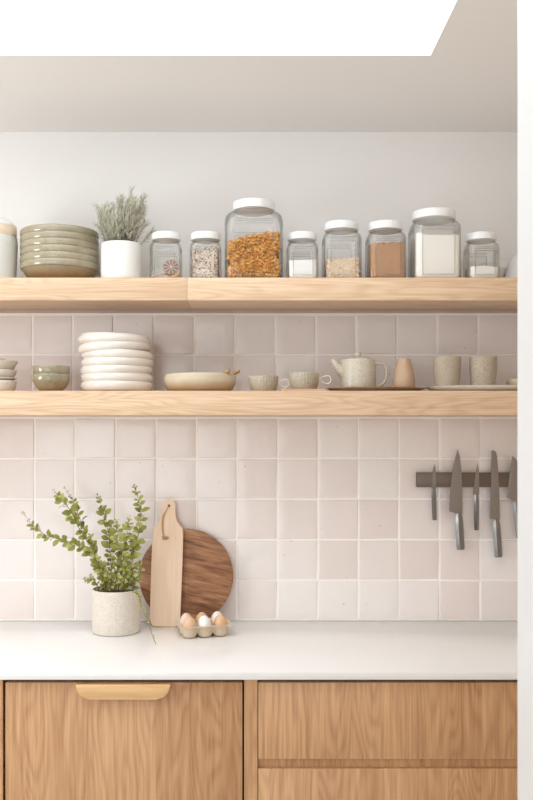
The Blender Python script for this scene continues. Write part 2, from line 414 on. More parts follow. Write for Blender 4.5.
# ------------------------------------------------------------------ shelves
seam = -0.182
def shelf(name, x0, x1, z0, z1, label, channel):
    t = thing(name, label, 'shelf', ((x0 + x1) / 2, 0, z0)); w = (x1 - x0) / 2; h = z1 - z0
    B().box(-w, w, -SH_D, -0.0125, 0, h, 0.0012).out('shelf_board', M['shelf'], t)
    if channel:
        c = B().box(-w, w, -.113, -.062, -0.0012, 0.0002).out('light_channel', M['led'], t)
    return t
G = 'long oak wall shelves'
shelf('wall_shelf', XL + .005, seam - .0003, Z_UO, Z_UT, 'left length of the upper oak wall shelf, under the sage bowls', True)
shelf('wall_shelf', seam + .0003, XR - .003, Z_UO, Z_UT, 'right length of the upper oak wall shelf, under the big pasta jar', True)
shelf('wall_shelf', XL + .005, XR - .003, Z_LO, Z_LT, 'lower oak wall shelf holding the cream plates and teapot', False)

# ------------------------------------------------------------------ worktop and cabinets
FY = -0.585
tag(B().box(XL + .01, XR - .003, -0.602, -0.011, 0.8805, 0.9, 0.0015).out('worktop', M['stone'], None), 'smooth white stone worktop over the oak cabinets', 'worktop')
def carcass(x0, x1, name, label):
    t = thing(name, label, 'cabinet', ((x0 + x1) / 2, 0, 0)); w = (x1 - x0) / 2
    B().box(-w + .0005, w - .0005, FY + 0.022, -0.02, 0.1, 0.879).out('carcass', M['dark'], t)
    B().box(-w + .0005, w - .0005, FY + 0.07, FY + 0.085, 0, 0.1).out('plinth', M['cab'], t)
    return t, w
# left neighbour (only its side panel is in view)
t, w = carcass(-1.27, -0.6275, 'base_cabinet', 'oak cabinet side panel at the far left end, beside the wide door')
B().box(w - .034, w - .0008, FY + .002, FY + .0215, 0.1, 0.8795).out('side_panel', M['cab'], t)
B().box(-w + .003, w - .038, FY, FY + .0215, 0.103, 0.869, .001).out('door', M['cab'], t)
# wide door with handle
t, w = carcass(-0.6265, -0.0165, 'base_cabinet', 'oak cabinet with one wide door and a curved pale pull')
d = B().box(-w + .0055, w - .0030, FY, FY + .0215, 0.103, 0.869, .001).out('door', M['cab'], t)
xc = (-0.6265 - 0.0165) / 2
hx0, hx1, hz1, hz0 = -0.439 - xc, -0.2005 - xc, 0.8685, 0.831
ol = [(hx0, hz1)]
for k in range(9):
    a = PI / 2 * k / 8; ol.append((hx0 + .034 * (1 - math.cos(a)), hz1 - .004 - (hz1 - .004 - hz0) * math.sin(a)))
for k in range(9):
    a = PI / 2 * (1 - k / 8); ol.append((hx1 - .034 * (1 - math.cos(a)), hz1 - .004 - (hz1 - .004 - hz0) * math.sin(a)))
ol.append((hx1, hz1))
hb = B().prism(ol, FY - .017, FY - .0002, .004)
hb.out('handle', M['handle'], d)['label'] = 'pale oak pull with rounded lower corners'
# drawers
t, w = carcass(-0.0155, 0.86, 'drawer_cabinet', 'oak cabinet of wide drawers below the knives')
B().box(-w + .0006, -w + .0345, FY + .003, FY + .0215, 0.1, 0.8795).out('side_panel', M['cab'], t)
x0 = -w + .0365
B().box(x0, w - .003, FY, FY + .0215, 0.675, 0.869, .001).out('drawer', M['cab'], t)
B().box(x0, w - .003, FY, FY + .0215, 0.103, 0.6497, .001).out('drawer', M['cab'], t)
B().box(x0, w - .003, FY + .012, FY + .0222, 0.6502, 0.6745).out('finger_rail', M['cab'], t)
t, w = carcass(0.861, XR - .003, 'base_cabinet', 'narrow oak filler cabinet behind the door frame')
B().box(-w + .002, w - .002, FY, FY + .0215, 0.103, 0.869, .001).out('door', M['cab'], t)

# ------------------------------------------------------------------ jars
def rsq(w, rc, n=64):
    out = []
    for i in range(n):
        a = 2 * PI * (i + 0.5) / n; c, s_ = abs(math.cos(a)), abs(math.sin(a))
        lo, hi = 0.0, w * 1.5
        for _ in range(30):
            m = (lo + hi) / 2; x, y = m * c, m * s_
            dx, dy = max(x - (w - rc), 0), max(y - (w - rc), 0)
            ins = (x <= w and y <= w) and (dx * dx + dy * dy <= rc * rc or dx == 0 or dy == 0)
            if ins: lo = m
            else: hi = m
        out.append((lo * math.cos(a), lo * math.sin(a)))
    return out
def jar(label, X, yc, w, H, rl, lid_h=.022, neck=.007, sh=.016, rc=.014, rz=0.0, group='glass storage jars on the upper shelf'):
    t = thing('storage_jar', label, 'jar', (X, yc, Z_UT), rz, group)
    zs = H - lid_h - neck - sh; rn = rl - .004
    def sect(off):
        S_ = []
        base = .0035 if off else 0
        S_ += [(base, w - .009 - off, rc)] if True else []
        S_ += [(base + .002, w - .004 - off, rc), (base + .006, w - .001 - off, rc), (base + .01, w - off, rc), (zs * .5, w - off, rc), (zs, w - off, rc)]
        for k in range(1, 8):
            a = PI / 2 * k / 7
            ww = rn + (w - rn) * math.cos(a) ** 0.9 - off if k < 7 else rn - off
            f = k / 7
            S_.append((zs + sh * math.sin(a), ww, rc + (ww - rc) * f))
        S_.append((H - .004, rn - off, rn - off))
        return S_
    def ring(z, ww, r_):
        r_ = min(r_, ww - 1e-5)
        return [(x, y, z) for x, y in rsq(ww, r_)]
    rings = [ring(*q) for q in sect(0)] + [ring(*q) for q in reversed(sect(.003))]
    g = B().ring_faces(rings)
    g.out('glass_body', M['glass'], t, sharp=50)
    # moulded panel on each of the four faces: a raised frame with two ribs above it
    pw, pz0, pz1, fw = w - rc - .001, .013, zs - .0125, .0022
    for q in range(4):
        f = B(); y0, y1 = -w - .0016, -w - .0001
        for x0, x1, z0, z1 in ((-pw, -pw + fw, pz0, pz1), (pw - fw, pw, pz0, pz1), (-pw + fw, pw - fw, pz0, pz0 + fw), (-pw + fw, pw - fw, pz1 - fw, pz1),
                               (-pw, pw, zs - .0085, zs - .0068), (-pw, pw, zs - .0038, zs - .0021)):
            f.box(x0, x1, y0, y1, z0, z1, .0006)
        f.out('moulded_panel', M['glassedge'], t, rot=(0, 0, q * PI / 2))
    kn = lambda r, a, z: r + (.00035 * math.sin(60 * a) if .002 < z < lid_h - .004 else 0)
    lb = B().lathe([(rl - .002, 0), (rl - .0003, .0008), (rl, .003), (rl, lid_h - .0045), (rl - .0012, lid_h - .0015), (rl - .004, lid_h - .0002), (rl - .012, lid_h), (.001, lid_h)], 240, f=kn)
    lb.out('lid', M['lid'], t, loc=(0, 0, H - lid_h))
    return t
def fill_block(w, rc, h, slope=(0, 0), rough=.002, n=40, seed=0.0):
    """solid contents of a square jar: levelled top with bumps"""
    b = B(); ring = lambda ww, z: [Vector((x, y, z)) for x, y in rsq(ww, rc)]
    rings = [ring(w - .006, .0042), ring(w - .003, .006), ring(w, .0125), ring(w, h * .5)]
    top = []
    for f in (1.0, .97, .85, .65, .4, .15):
        r = []
        for x, y in rsq(w, rc):
            x *= f; y *= f
            z = h + slope[0] * x + slope[1] * y + rough * (mnoise.noise(Vector((x * 40 + seed, y * 40, seed))) * 1.6 + mnoise.noise(Vector((x * 130, y * 130 + seed, 2))) * .8)
            r.append(Vector((x, y, z)))
        top.append(r)
    return b.ring_faces(rings + top)
def wall_scatter(n, w, h, fn, slope=(0, 0), depth=.006):
    """points just inside the glass and over the top surface"""
    pts = []
    for i in range(n):
        if random.random() < 0.82:
            q = random.choice((0, 0, 0, 1, 1, 2, 3)); u = random.uniform(-w + .004, w - .004); d = -w + random.uniform(0, depth)
            x, y = ((u, d), (d, u), (-d, u), (u, -d))[q]
            top = h + slope[0] * x + slope[1] * y
            pts.append((Vector((x, y, random.uniform(.007, top))), q))
        else:
            x, y = random.uniform(-w, w) * .96, random.uniform(-w, w) * .96
            pts.append((Vector((x, y, h + slope[0] * x + slope[1] * y + random.uniform(-.003, .004))), 9))
    return pts

SW, SYC = .0447, -.20
jar1 = jar('small clear jar, nearly empty, behind the dried orange slice', -.2505, SYC, SW, .145, .0428)
jar2 = jar('small clear jar filled with brown and white muesli', -.1325, SYC, SW, .145, .0435)
jar3 = jar('largest clear jar, filled with golden spiral pasta', .0112, -.168, .0848, .2456, .0625, .027, .006, .034, .024)
jar4 = jar('small clear jar half filled with white sugar, right of the pasta jar', .1555, SYC, SW, .1445, .0428)
jar5 = jar('medium clear jar half filled with pale oats', .2735, -.193, .0545, .1775, .0503, .024, .007, .018, .016)
jar6 = jar('medium clear jar filled with crumbly brown sugar', .405, -.193, .0545, .1775, .0503, .024, .007, .018, .016)
jar7 = jar('large clear jar mostly full of cream flour', .552, -.185, .068, .213, .064, .026, .007, .02, .019)
jar8 = jar('small clear jar a third full of flour, last on the right', .690, SYC, SW, .1435, .0445)

def stuff(b, name, mat, jx, label, cat, **kw):
    o = b.out(name, mat, None, loc=(jx[0], jx[1], Z_UT), **kw)
    return tag(o, label, cat, None, 'stuff')
wi = lambda w: w - .0038
stuff(fill_block(wi(SW), .011, .0585, (.02, 0), .0012, seed=1), 'white_sugar', M['sugar'], (.1555, SYC), 'white sugar inside the small jar right of the pasta', 'sugar')
stuff(fill_block(wi(SW), .011, .040, (-.03, 0), .002, seed=5), 'flour', M['flour'], (.690, SYC), 'low level of flour inside the small jar on the far right', 'flour')
stuff(fill_block(wi(.068), .015, .130, (-.05, -.02), .0045, seed=9), 'flour', M['flour'], (.552, -.185), 'cream flour filling the large jar right of the brown sugar', 'flour')
fb = fill_block(wi(.0545), .012, .1085, (.0, 0.0), .006, seed=12)
for i in range(420):
    q = random.choice((0, 0, 1, 2)); w_ = wi(.0545) - .001; u = random.uniform(-w_ * .93, w_ * .93); p = ((u, -w_), (-w_, u), (w_, u))[q]
    t_ = bmesh.new(); bmesh.ops.create_icosphere(t_, subdivisions=1, radius=random.uniform(.0012, .0035))
    for v in t_.verts: v.co *= random.uniform(.7, 1.2)
    z_ = random.uniform(.01, .11) if i < 260 else .108 + random.gauss(0, .003)
    if i >= 260: p = (random.uniform(-w_, w_) * .9, random.uniform(-w_, w_) * .9)
    sq = Matrix.Translation((p[0], p[1], z_)) @ (Matrix.Diagonal((1, .25, 1, 1)) if q == 0 else Matrix.Diagonal((.25, 1, 1, 1)))
    fb.merge(t_, sq)
stuff(fb, 'brown_sugar', M['brown'], (.405, -.193), 'crumbly brown sugar inside the medium jar beside the flour', 'sugar')

def flake(b, p, q, r, th):
    t_ = bmesh.new(); bmesh.ops.create_icosphere(t_, subdivisions=1, radius=1)
    sx, sz = r * random.uniform(.7, 1.2), r * random.uniform(.6, 1.1)
    m = Matrix.Translation(p) @ Matrix.Rotation({0: 0, 1: PI / 2, 2: PI / 2, 3: 0, 9: 0}[q] + random.uniform(-.35, .35), 4, 'Z') @ Matrix.Rotation((PI / 2 if q == 9 else 0) + random.uniform(-.5, .5), 4, 'X') @ Matrix.Rotation(random.uniform(0, 6), 4, 'Y') @ Matrix.Diagonal((sx, th, sz, 1))
    b.merge(t_, m)
b = fill_block(wi(SW) - .003, .009, .093, (.09, 0), .002, seed=3)
for p, q in wall_scatter(1900, wi(SW) - .0018, .094, None, (.09, 0), .004): flake(b, p, q, .0026, .0010)
stuff(b, 'muesli', M['muesli'], (-.1325, SYC), 'muesli of flakes, nuts and dried fruit filling the small jar', 'muesli')
b = fill_block(wi(.0545) - .003, .010, .062, (.03, 0), .002, seed=4)
for p, q in wall_scatter(1150, wi(.0545) - .0018, .0635, None, (.03, 0), .003): flake(b, p, q, .0034, .0009)
stuff(b, 'rolled_oats', M['oat'], (.2735, -.193), 'pale rolled oats filling the lower half of the medium jar', 'oats')

def fusillo(b, p, rot, L=.030, R=.0068):
    n = 13; rings = []
    for i in range(n):
        x = (i / (n - 1) - .5) * L; tw = i / (n - 1) * 2 * PI * 0.95
        rings.append([rot @ Vector((x, R * k_ * math.cos(tw + j * PI / 3), R * k_ * math.sin(tw + j * PI / 3))) + p for j, k_ in ((0, 1), (1, .2), (2, 1), (3, .2), (4, 1), (5, .2))])
    b.ring_faces(rings)
W3 = wi(.0848)
b = fill_block(W3 - .019, .014, .112, (.20, 0), .004, seed=6)
from mathutils import Euler
cnt = 0
for p, q in wall_scatter(640, W3 - .0080, .125, None, (.20, .02), .013):
    if q in (0, 3): e = Euler((random.uniform(0, 6), random.uniform(0, 6.28), random.uniform(-.35, .35)))
    elif q in (1, 2): e = Euler((random.uniform(0, 6), random.uniform(0, 6.28), PI / 2 + random.uniform(-.25, .25)))
    else: e = Euler((random.uniform(0, 6), random.uniform(-.5, .5), random.uniform(0, 6.28)))
    m = e.to_matrix()
    ax = m @ Vector((1, 0, 0)); half = .0135
    p.x = max(-W3 + .0070 + abs(ax.x) * half, min(W3 - .0070 - abs(ax.x) * half, p.x))
    p.y = max(-W3 + .0070 + abs(ax.y) * half, min(W3 - .0070 - abs(ax.y) * half, p.y))
    p.z = max(.0112 + abs(ax.z) * half, p.z)
    # keep clear of the rounded corners of the glass
    cx, cy = abs(p.x) + abs(ax.x) * half, abs(p.y) + abs(ax.y) * half
    k_ = (cx - (W3 - .021), cy - (W3 - .021))
    if k_[0] > 0 and k_[1] > 0 and math.hypot(*k_) > .0155: continue
    fusillo(b, p, m)
stuff(b, 'spiral_pasta', M['pasta'], (.0112, -.168), 'golden spiral pasta heaped inside the largest jar', 'pasta', sharp=60)

# ------------------------------------------------------------------ things on the upper shelf
cx = (-5 - 250) / 331.0
t = thing('canister', 'frosted white canister with a pale wooden lid band, cut off at far left', 'canister', (cx, -.17, Z_UT))
B().lathe([(.001, 0), (.058, 0), (.0615, .003), (.063, .02), (.0655, .08), (.0676, .118), (.0674, .125), (.0668, .126), (.066, .135), (.0648, .1405), (.001, .1405)], 72).out('body', M['frost'], t)
B().lathe([(.001, .141), (.0638, .141), (.0645, .142), (.0645, .1715), (.0638, .1725), (.001, .1725)], 72).out('lid_band', M['band'], t)['label'] = 'pale wooden band'
B().lathe([(.061, .173)] + [(.061 * math.cos(a), .173 + .028 * math.sin(a)) for a in (.2, .45, .7, .95, 1.2, 1.4)] + [(.001, .201)], 64).out('lid', M['lid'], t)['label'] = 'white domed lid'
B().tube(smooth_path([(.060, -.026, .1408), (.0665, -.029, .1385), (.073, -.032, .132), (.078, -.034, .127)], 4), .0009, 6).out('wire_clasp', M['wire'], t)['label'] = 'thin wire clasp'

def bowl_mesh(prof_out, th, seg=72, wob=0.0, sx=1, sy=1):
    """prof_out from base centre to rim; inside wall is offset by th"""
    H = prof_out[-1][1]; inner = []
    for r, z in reversed(prof_out[1:]):
        inner.append((max(r - th, .002), max(z, th + .001)))
    rim = prof_out[-1]
    prof = [(.001, prof_out[0][1])] + prof_out[1:] + [(rim[0] - th * .2, H + th * .35), (rim[0] - th * .75, H + th * .3)] + inner + [(.001, inner[-1][1])]
    return B().lathe(prof, seg, sx, sy, wob=wob)
sage = [(.001, 0), (.076, 0), (.0815, .0012), (.091, .009), (.0995, .019), (.1068, .030), (.1122, .0402), (.1158, .0412), (.1172, .0435), (.1178, .049), (.1176, .056), (.1168, .0588)]
ords = ['topmost', 'second from the top', 'third from the top', 'fourth from the top', 'fifth from the top', 'bottom one']
bx, by = (60.3 - 250) / 328, -.150
first = None
for i in range(6):
    lab = 'speckled sage stoneware bowl, %s of the six stacked on the upper shelf' % ords[i]
    z = Z_UT + .0197 * (5 - i)
    if first is None:
        first = bowl_mesh(sage, .0048, 96).out('stoneware_bowl', M['sage'], None); o = first
    else:
        o = first.copy(); COL.objects.link(o)
    o.location = (bx + random.uniform(-.0006, .0006), by + random.uniform(-.0006, .0006), z); o.rotation_euler = (0, 0, i * 1.7)
    tag(o, lab, 'bowl', 'stacked sage stoneware bowls')

# fluted pot with grey green plant
t = thing('potted_plant', 'fluted white pot with a grey-green needle-leaved plant on the upper shelf', 'plant', ((121.3 - 250) / 333.7, -.19, Z_UT))
fl = lambda r, a, z: r + (.0004 * math.cos(64 * a) if .01 < z < .108 and r > .055 else 0)
B().lathe([(.001, 0), (.05, 0), (.0565, .003), (.0595, .009), (.0603, .016), (.0605, .06), (.0605, .108), (.06, .113), (.058, .115), (.0555, .113), (.055, .1), (.001, .1)], 256, f=fl).out('pot', M['potw'], t)
B().lathe([(.001, .1002), (.0545, .1002), (.054, .103), (.03, .106), (.001, .107)], 32).out('soil', M['soil'], t)
st, nd = B(), B()
def needle(b, p, d, L, w):
    d = d.normalized(); s_ = d.cross(Vector((random.gauss(0, 1), random.gauss(0, 1), random.gauss(0, 1)))).normalized() * w; u = d.cross(s_).normalized() * w * .5
    a, m, e = p, p + d * L * .5, p + d * L
    A = [b.bm.verts.new(a + s_ * .5), b.bm.verts.new(a - s_ * .5), b.bm.verts.new(m + s_ + u * .2), b.bm.verts.new(m - s_ + u * .2), b.bm.verts.new(m - u), b.bm.verts.new(e)]
    for f in ((0, 1, 3, 2), (2, 3, 5), (0, 2, 4), (1, 4, 3), (2, 5, 4), (3, 4, 5), (0, 4, 1)): b.bm.faces.new([A[k] for k in f])
for i in range(58):
    a = random.uniform(0, 6.28); rr = .046 * math.sqrt(random.random())
    p0 = Vector((rr * math.cos(a), rr * math.sin(a), .104))
    out = Vector((math.cos(a), math.sin(a), 0)) * (rr / .046) * random.uniform(.55, 1.0)
    h = random.uniform(.072, .160) * (1.08 - .33 * (rr / .046) ** 2) * (1.28 if i in (3, 11) else 1)
    p1 = p0 + out * .03 + Vector((0, 0, h * .55)); p2 = p0 + out * .056 + Vector((random.gauss(.006, .007), random.gauss(0, .006), h))
    path = smooth_path([p0, p1, p2], 7); st.tube(path, [.0011 - .0006 * k / (len(path) - 1) for k in range(len(path))], 5)
    for k in range(3, len(path)):
        d = (path[k] - path[k - 1]).normalized()
        for _ in range(5 if k < len(path) - 1 else 8):
            v = Vector((random.gauss(0, 1), random.gauss(0, 1), random.gauss(0, 1))); v = (v - d * v.dot(d)).normalized()
            needle(nd, path[k] - d * random.uniform(0, .006), d * random.uniform(.7, 1.5) + v * .75, random.uniform(.014, .027), .0010)
st.out('stems', M['stemd'], t); nd.out('foliage', M['rosemary'], t)

# dried orange slice with twine
t = thing('dried_orange_slice', 'dried orange slice with a twine loop, leaning on the nearly empty jar', 'ornament', ((170.6 - 250) / 345, -.259, Z_UT))
sl = B()
sl.ring_faces([[(r * math.cos(a), y, r * math.sin(a)) for a in [2 * PI * k / 48 for k in range(48)]] for r, y in ((.001, -.0017), (.018, -.002), (.021, -.0013), (.021, .0013), (.018, .002), (.001, .0017))])
o = sl.out('slice', M['orange'], t, loc=(0, -.003, .0335), rot=(-.22, 0, 0))
rg = B(); rg.tube([(.0217 * math.cos(2 * PI * k / 40) * (1 + .03 * math.sin(5 * k)), .0008 * math.sin(k * 1.3), .0217 * math.sin(2 * PI * k / 40)) for k in range(41)], .0018, 8)
rg.out('rind', M['rind'], o)
tw = B()
tw.tube(smooth_path([(-.054, -.010, .0022), (-.035, -.009, .0085), (-.018, -.0055, .0145), (-.006, .004, .0105), (.012, .004, .006), (.0235, .001, .010), (.0255, -.004, .018), (.020, -.009, .011), (.008, -.0105, .0045), (-.006, -.0105, .0035), (-.010, -.008, .0025)], 6), .0021, 7)
tw.tube(smooth_path([(-.012, -.0125, .0022), (.004, -.0145, .0021), (.018, -.013, .0022), (.024, -.008, .0022)], 5), .0019, 7)
tw.out('twine', M['twine'], t)

# right end of the upper shelf
o = B().lathe([(.001, 0), (.026, 0), (.030, .002), (.031, .006), (.0285, .02), (.031, .036), (.042, .0545), (.0455, .0585), (.0458, .076), (.0445, .0775), (.043, .076), (.0425, .06), (.001, .055)], 64).out('footed_dish', M['lid'], None, loc=((494 - 250) / 320.7, -.085, Z_UT))
tag(o, 'small white footed dish half hidden behind the last jar', 'dish')
o = B().lathe([(.077, 0), (.0785, .004), (.078, .02), (.073, .05), (.062, .078), (.045, .098), (.028, .1075), (.026, .112), (.001, .112)], 64).out('upturned_bowl', M['lid'], None, loc=(.862, -.125, Z_UT))
tag(o, 'white upturned bowl at the right end of the upper shelf', 'bowl')

# ------------------------------------------------------------------ lower shelf
# rustic stack, far left
rx, ry = -251.0 / 334, -.19
def rustic(name, prof, z, lab, cat='bowl', mat='rustic', th=.004, wob=.012, rot=0, g='rustic white bowls stacked at far left'):
    o = bowl_mesh(prof, th, 64, wob).out(name, M[mat], None, loc=(rx, ry, z), rot=(0, 0, rot)); return tag(o, lab, cat, g)
base_b = [(.001, 0), (.040, 0), (.043, .002), (.0475, .012), (.0502, .024), (.051, .0325)]
rustic('rustic_bowl', base_b, Z_LT, 'rustic white bowl at the bottom of the far left stack')
rustic('rustic_saucer', [(.001, 0), (.034, 0), (.046, .003), (.0515, .0075)], Z_LT + .034, 'thin rustic white saucer between the bowls of the far left stack', 'saucer', th=.003, rot=1)
rustic('rustic_bowl', [(.001, 0), (.038, 0), (.043, .003), (.049, .012), (.052, .0215)], Z_LT + .0425, 'rustic white bowl, middle one of the far left stack', rot=2)
rustic('rustic_bowl', [(.001, 0), (.040, 0), (.043, .003), (.0475, .013), (.0535, .0225), (.0545, .0265)], Z_LT + .0655, 'flared rustic white bowl on top of the far left stack', rot=4)
o = B().lathe([(.001, .0), (.012, 0), (.022, .006), (.026, .013), (.0245, .019), (.016, .0235), (.001, .0245)], 40).out('tan_pebble_dish', M['stonew'], None, loc=(rx, ry, Z_LT + .0765))
o.name = 'clay_lid'; tag(o, 'small tan clay lid lying in the top rustic bowl at far left', 'lid')

mossp = [(.001, 0), (.030, 0), (.034, .002), (.044, .012), (.0505, .024), (.0522, .027), (.0545, .030), (.0552, .038), (.0552, .0505)]
mx, my = (51.5 - 250) / 335, -.205
f2 = bowl_mesh(mossp, .0035, 72).out('small_bowl', M['moss'], None, loc=(mx, my, Z_LT)); tag(f2, 'glossy moss green small bowl, lower of the nested pair', 'bowl', 'nested moss green bowls')
o = f2.copy(); COL.objects.link(o); o.location = (mx + .0004, my, Z_LT + .0243); o.rotation_euler = (0, 0, 2); tag(o, 'glossy moss green small bowl, upper of the nested pair', 'bowl', 'nested moss green bowls')

platep = [(.001, 0), (.086, 0), (.094, .0012), (.1025, .005), (.1072, .0105), (.1090, .0165), (.1088, .0225), (.1070, .0272), (.1040, .030)]
px_, py_ = (117 - 250) / 330.5, -.162
names = ['topmost', 'second from the top', 'third from the top', 'middle one', 'third from the bottom', 'second from the bottom', 'bottom one']
tilt = [(-.008, .030), (.0, -.060), (.006, .036), (-.004, -.006), (.006, -.030), (0, .016), (0, 0)]
dxs = [-.009, -.007, .0005, .001, -.0015, -.001, .0]
fp = None
for i in range(7):
    if fp is None: fp = bowl_mesh(platep, .009, 96).out('shallow_plate', M['cream'], None); o = fp
    else: o = fp.copy(); COL.objects.link(o)
    o.location = (px_ + dxs[i], py_, Z_LT + .0005 + .0227 * (6 - i)); o.rotation_euler = (tilt[i][0], tilt[i][1], 0)
    tag(o, 'thick cream ceramic plate, %s of the seven stacked on the lower shelf' % names[i], 'plate', 'stacked cream plates')

ox, oy = (199.7 - 250) / 330.5, -.165
ob = bowl_mesh([(.001, 0), (.080, 0), (.088, .0015), (.100, .010), (.1075, .022), (.1098, .034), (.1088, .0455), (.106, .0515)], .006, 96, sy=.86)
for v in ob.bm.verts:
    if v.co.z > .02: v.co.z += .0012 * math.sin(math.atan2(v.co.y, v.co.x) + 2.6) * (v.co.z - .02) / .03
o = ob.out('serving_bowl', M['sand'], None, loc=(ox, oy, Z_LT)); tag(o, 'wide shallow sand coloured serving bowl holding two wooden spoons', 'bowl')
def spoon(label, p_in, p_mid, p_tip):
    b = B(); path = smooth_path([p_in, p_mid, p_tip], 8); n = len(path)
    b.tube(path, [(.0042 + .0042 * (k / (n - 1)) ** 2) if k < n - 2 else (.0068 if k == n - 2 else .003) for k in range(n)], 12)
    d = (Vector(p_in) - Vector(p_mid)).normalized()
    t_ = bmesh.new(); bmesh.ops.create_uvsphere(t_, u_segments=16, v_segments=10, radius=1)
    rot = d.to_track_quat('X', 'Z').to_matrix().to_4x4()
    base = Vector(p_mid)
    me_b = B(); me_b.merge(t_, Matrix.Translation(Vector(p_in) + d * .018 - base) @ rot @ Matrix.Diagonal((.026, .017, .005, 1)))
    for v in b.bm.verts: v.co -= base
    b.merge(me_b.bm)
    o = b.out('wooden_spoon', M['spoon'], None, loc=base)
    tag(o, label, 'spoon', 'wooden spoons in the sand bowl')
zb = Z_LT
spoon('short wooden spoon end lying over the rim inside the sand bowl, left one', (ox - .02, oy - .03, zb + .0225), (ox + .055, oy - .045, zb + .048), (ox + .093, oy - .055, zb + .0625))
spoon('wooden spoon end poking past the right side of the sand bowl', (ox + .035, oy + .02, zb + .027), (ox + .090, oy - .0, zb + .0515), (ox + .121, oy - .012, zb + .067))

def teardrop(x0, z0, L, hw, r, n=28, zdrop=0):
    """loop handle from two roots on the wall side out to a round end, in the xz plane"""
    pts = []
    for k in range(n + 1):
        a = -PI * .92 + 2 * PI * .92 * k / n
        rr = (1 + math.cos(a)) / 2
        pts.append(Vector((x0 + L * rr ** .75, 0, z0 + hw * math.sin(a) * (rr ** .35 if rr > 0 else 0) * 1.1)))
    return pts
def cup(label, px, yc, r, h, z, mat, hl, zh, hw):
    X = (px - 250) * (CAM_D + yc) / F
    t = thing('cup', label, 'cup', (X, yc, z), 0, 'low stoneware cups')
    p = [(.001, 0), (r * .74, 0), (r * .8, .0015), (r * .87, h * .22), (r * .95, h * .55), (r * .995, h * .85), (r, h - .002)]
    rid = lambda rr, a, zz: rr * (1 + (.014 * math.sin(34 * a) if zz > h * .12 and rr > r * .7 else 0))
    H = p[-1][1]; th = .0032
    prof = p + [(r - .001, H + .0015), (r - .0025, H + .001)] + [(q[0] - th, max(q[1], th + .001)) for q in reversed(p[1:])] + [(.001, th + .001)]
    B().lathe(prof, 160, f=rid).out('cup_body', M[mat], t)
    B().tube(teardrop(r * .93, zh, hl, hw, .002), .0021, 10).out('handle', M['handlew'], t)['label'] = 'white looped handle'
    return t
cup('small ribbed stoneware cup with white loop handle, standing directly on the shelf', 263.5, -.195, .0447, .0475, Z_LT, 'pale', .034, .0255, .013)
# thin board under the second cup
bX = (303.5 - 250) * (CAM_D - .2) / F
pts = [(x, y) for x, y in rsq(.066, .012, 48)]
o = B().ring_faces([[(x * 1.06 * s_, y * .92 * s_, z) for x, y in pts] for s_, z in ((.985, 0), (1, .001), (1, .0055), (.985, .0065))]).out('small_board', M['terra'], None, loc=(bX, -.2, Z_LT))
tag(o, 'thin light brown wooden board under the right-hand ribbed cup', 'board')
cup('ribbed stoneware cup with white loop handle on the thin wooden board', 304.0, -.2, .0462, .0505, Z_LT + .0065, 'pale', .037, .030, .0135)

# brown tray with teapot and creamer
tX = (375.3 - 250) * (CAM_D - .15) / F
o = B().lathe([(.001, 0), (.110, 0), (.122, .0015), (.136, .006), (.1475, .0108), (.1482, .0122), (.147, .0128), (.134, .0085), (.118, .006), (.001, .0055)], 96, 1, .80).out('oval_tray', M['traybrown'], None, loc=(tX, -.152, Z_LT))
tag(o, 'low oval brown tray under the teapot and creamer', 'tray')
zt_ = Z_LT + .0060
yT = -.165
t = thing('teapot', 'pale speckled stoneware teapot with short spout and round handle', 'teapot', ((358 - 250) * (CAM_D + yT) / F, yT, zt_))
B().lathe([(.001, 0), (.047, 0), (.0525, .002), (.0535, .006), (.0525, .05), (.0512, .088), (.0500, .0925), (.047, .0945), (.040, .095), (.001, .095)], 80, wob=.003).out('teapot_body', M['thrown'], t)
l = B().lathe([(.001, .0952), (.040, .0952), (.041, .0965), (.036, .098), (.001, .0985)], 48).out('lid', M['thrown'], t)
B().lathe([(.001, .0985), (.005, .0985), (.0055, .101), (.0095, .105), (.0105, .110), (.009, .1145), (.005, .1165), (.001, .1168)], 32).out('lid_knob', M['thrown'], l)
sp = smooth_path([(-.040, 0, .052), (-.054, -.002, .063), (-.0655, -.004, .076), (-.074, -.006, .088), (-.0795, -.007, .095)], 5)
n = len(sp); B().tube(sp, [.0225 - .0175 * (k / (n - 1)) ** .75 for k in range(n)], 20).out('spout', M['thrown'], t)
hp = smooth_path([(.046, 0, .079), (.058, 0, .081), (.073, 0, .080), (.083, 0, .070), (.0865, 0, .052), (.083, 0, .032), (.073, 0, .0185), (.060, 0, .0135), (.048, 0, .0135)], 5)
B().tube(hp, .0043, 12).out('handle', M['thrown'], t)
yc_ = -.17
cr = [(.001, 0), (.0275, 0), (.0305, .002), (.0325, .012), (.0328, .028), (.030, .050), (.0255, .070), (.0212, .085), (.0192, .0945)]
def pinch(r, a, z):
    if z > .07:
        k = (z - .07) / .025; d = ((a + PI * .5 + PI) % (2 * PI)) - PI
        return r * (1 + k * (.22 * math.exp(-(d / .35) ** 2)))
    return r
prof = cr + [(.0185, .0957), (.0172, .095)] + [(q[0] - .0028, max(q[1], .004)) for q in reversed(cr[1:])] + [(.001, .004)]
b = B().lathe(prof, 80, f=pinch)
for v in b.bm.verts:
    d = (math.atan2(v.co.y, v.co.x) + PI / 2 + PI) % (2 * PI) - PI
    if v.co.z > .085: v.co.z -= .004 * math.exp(-(d / .22) ** 2) * (v.co.z - .085) / .01
o = b.out('creamer', M['blush'], None, loc=((403.8 - 250) * (CAM_D + yc_) / F, yc_, zt_)); tag(o, 'narrow blush clay creamer with pinched lip beside the teapot', 'jug')

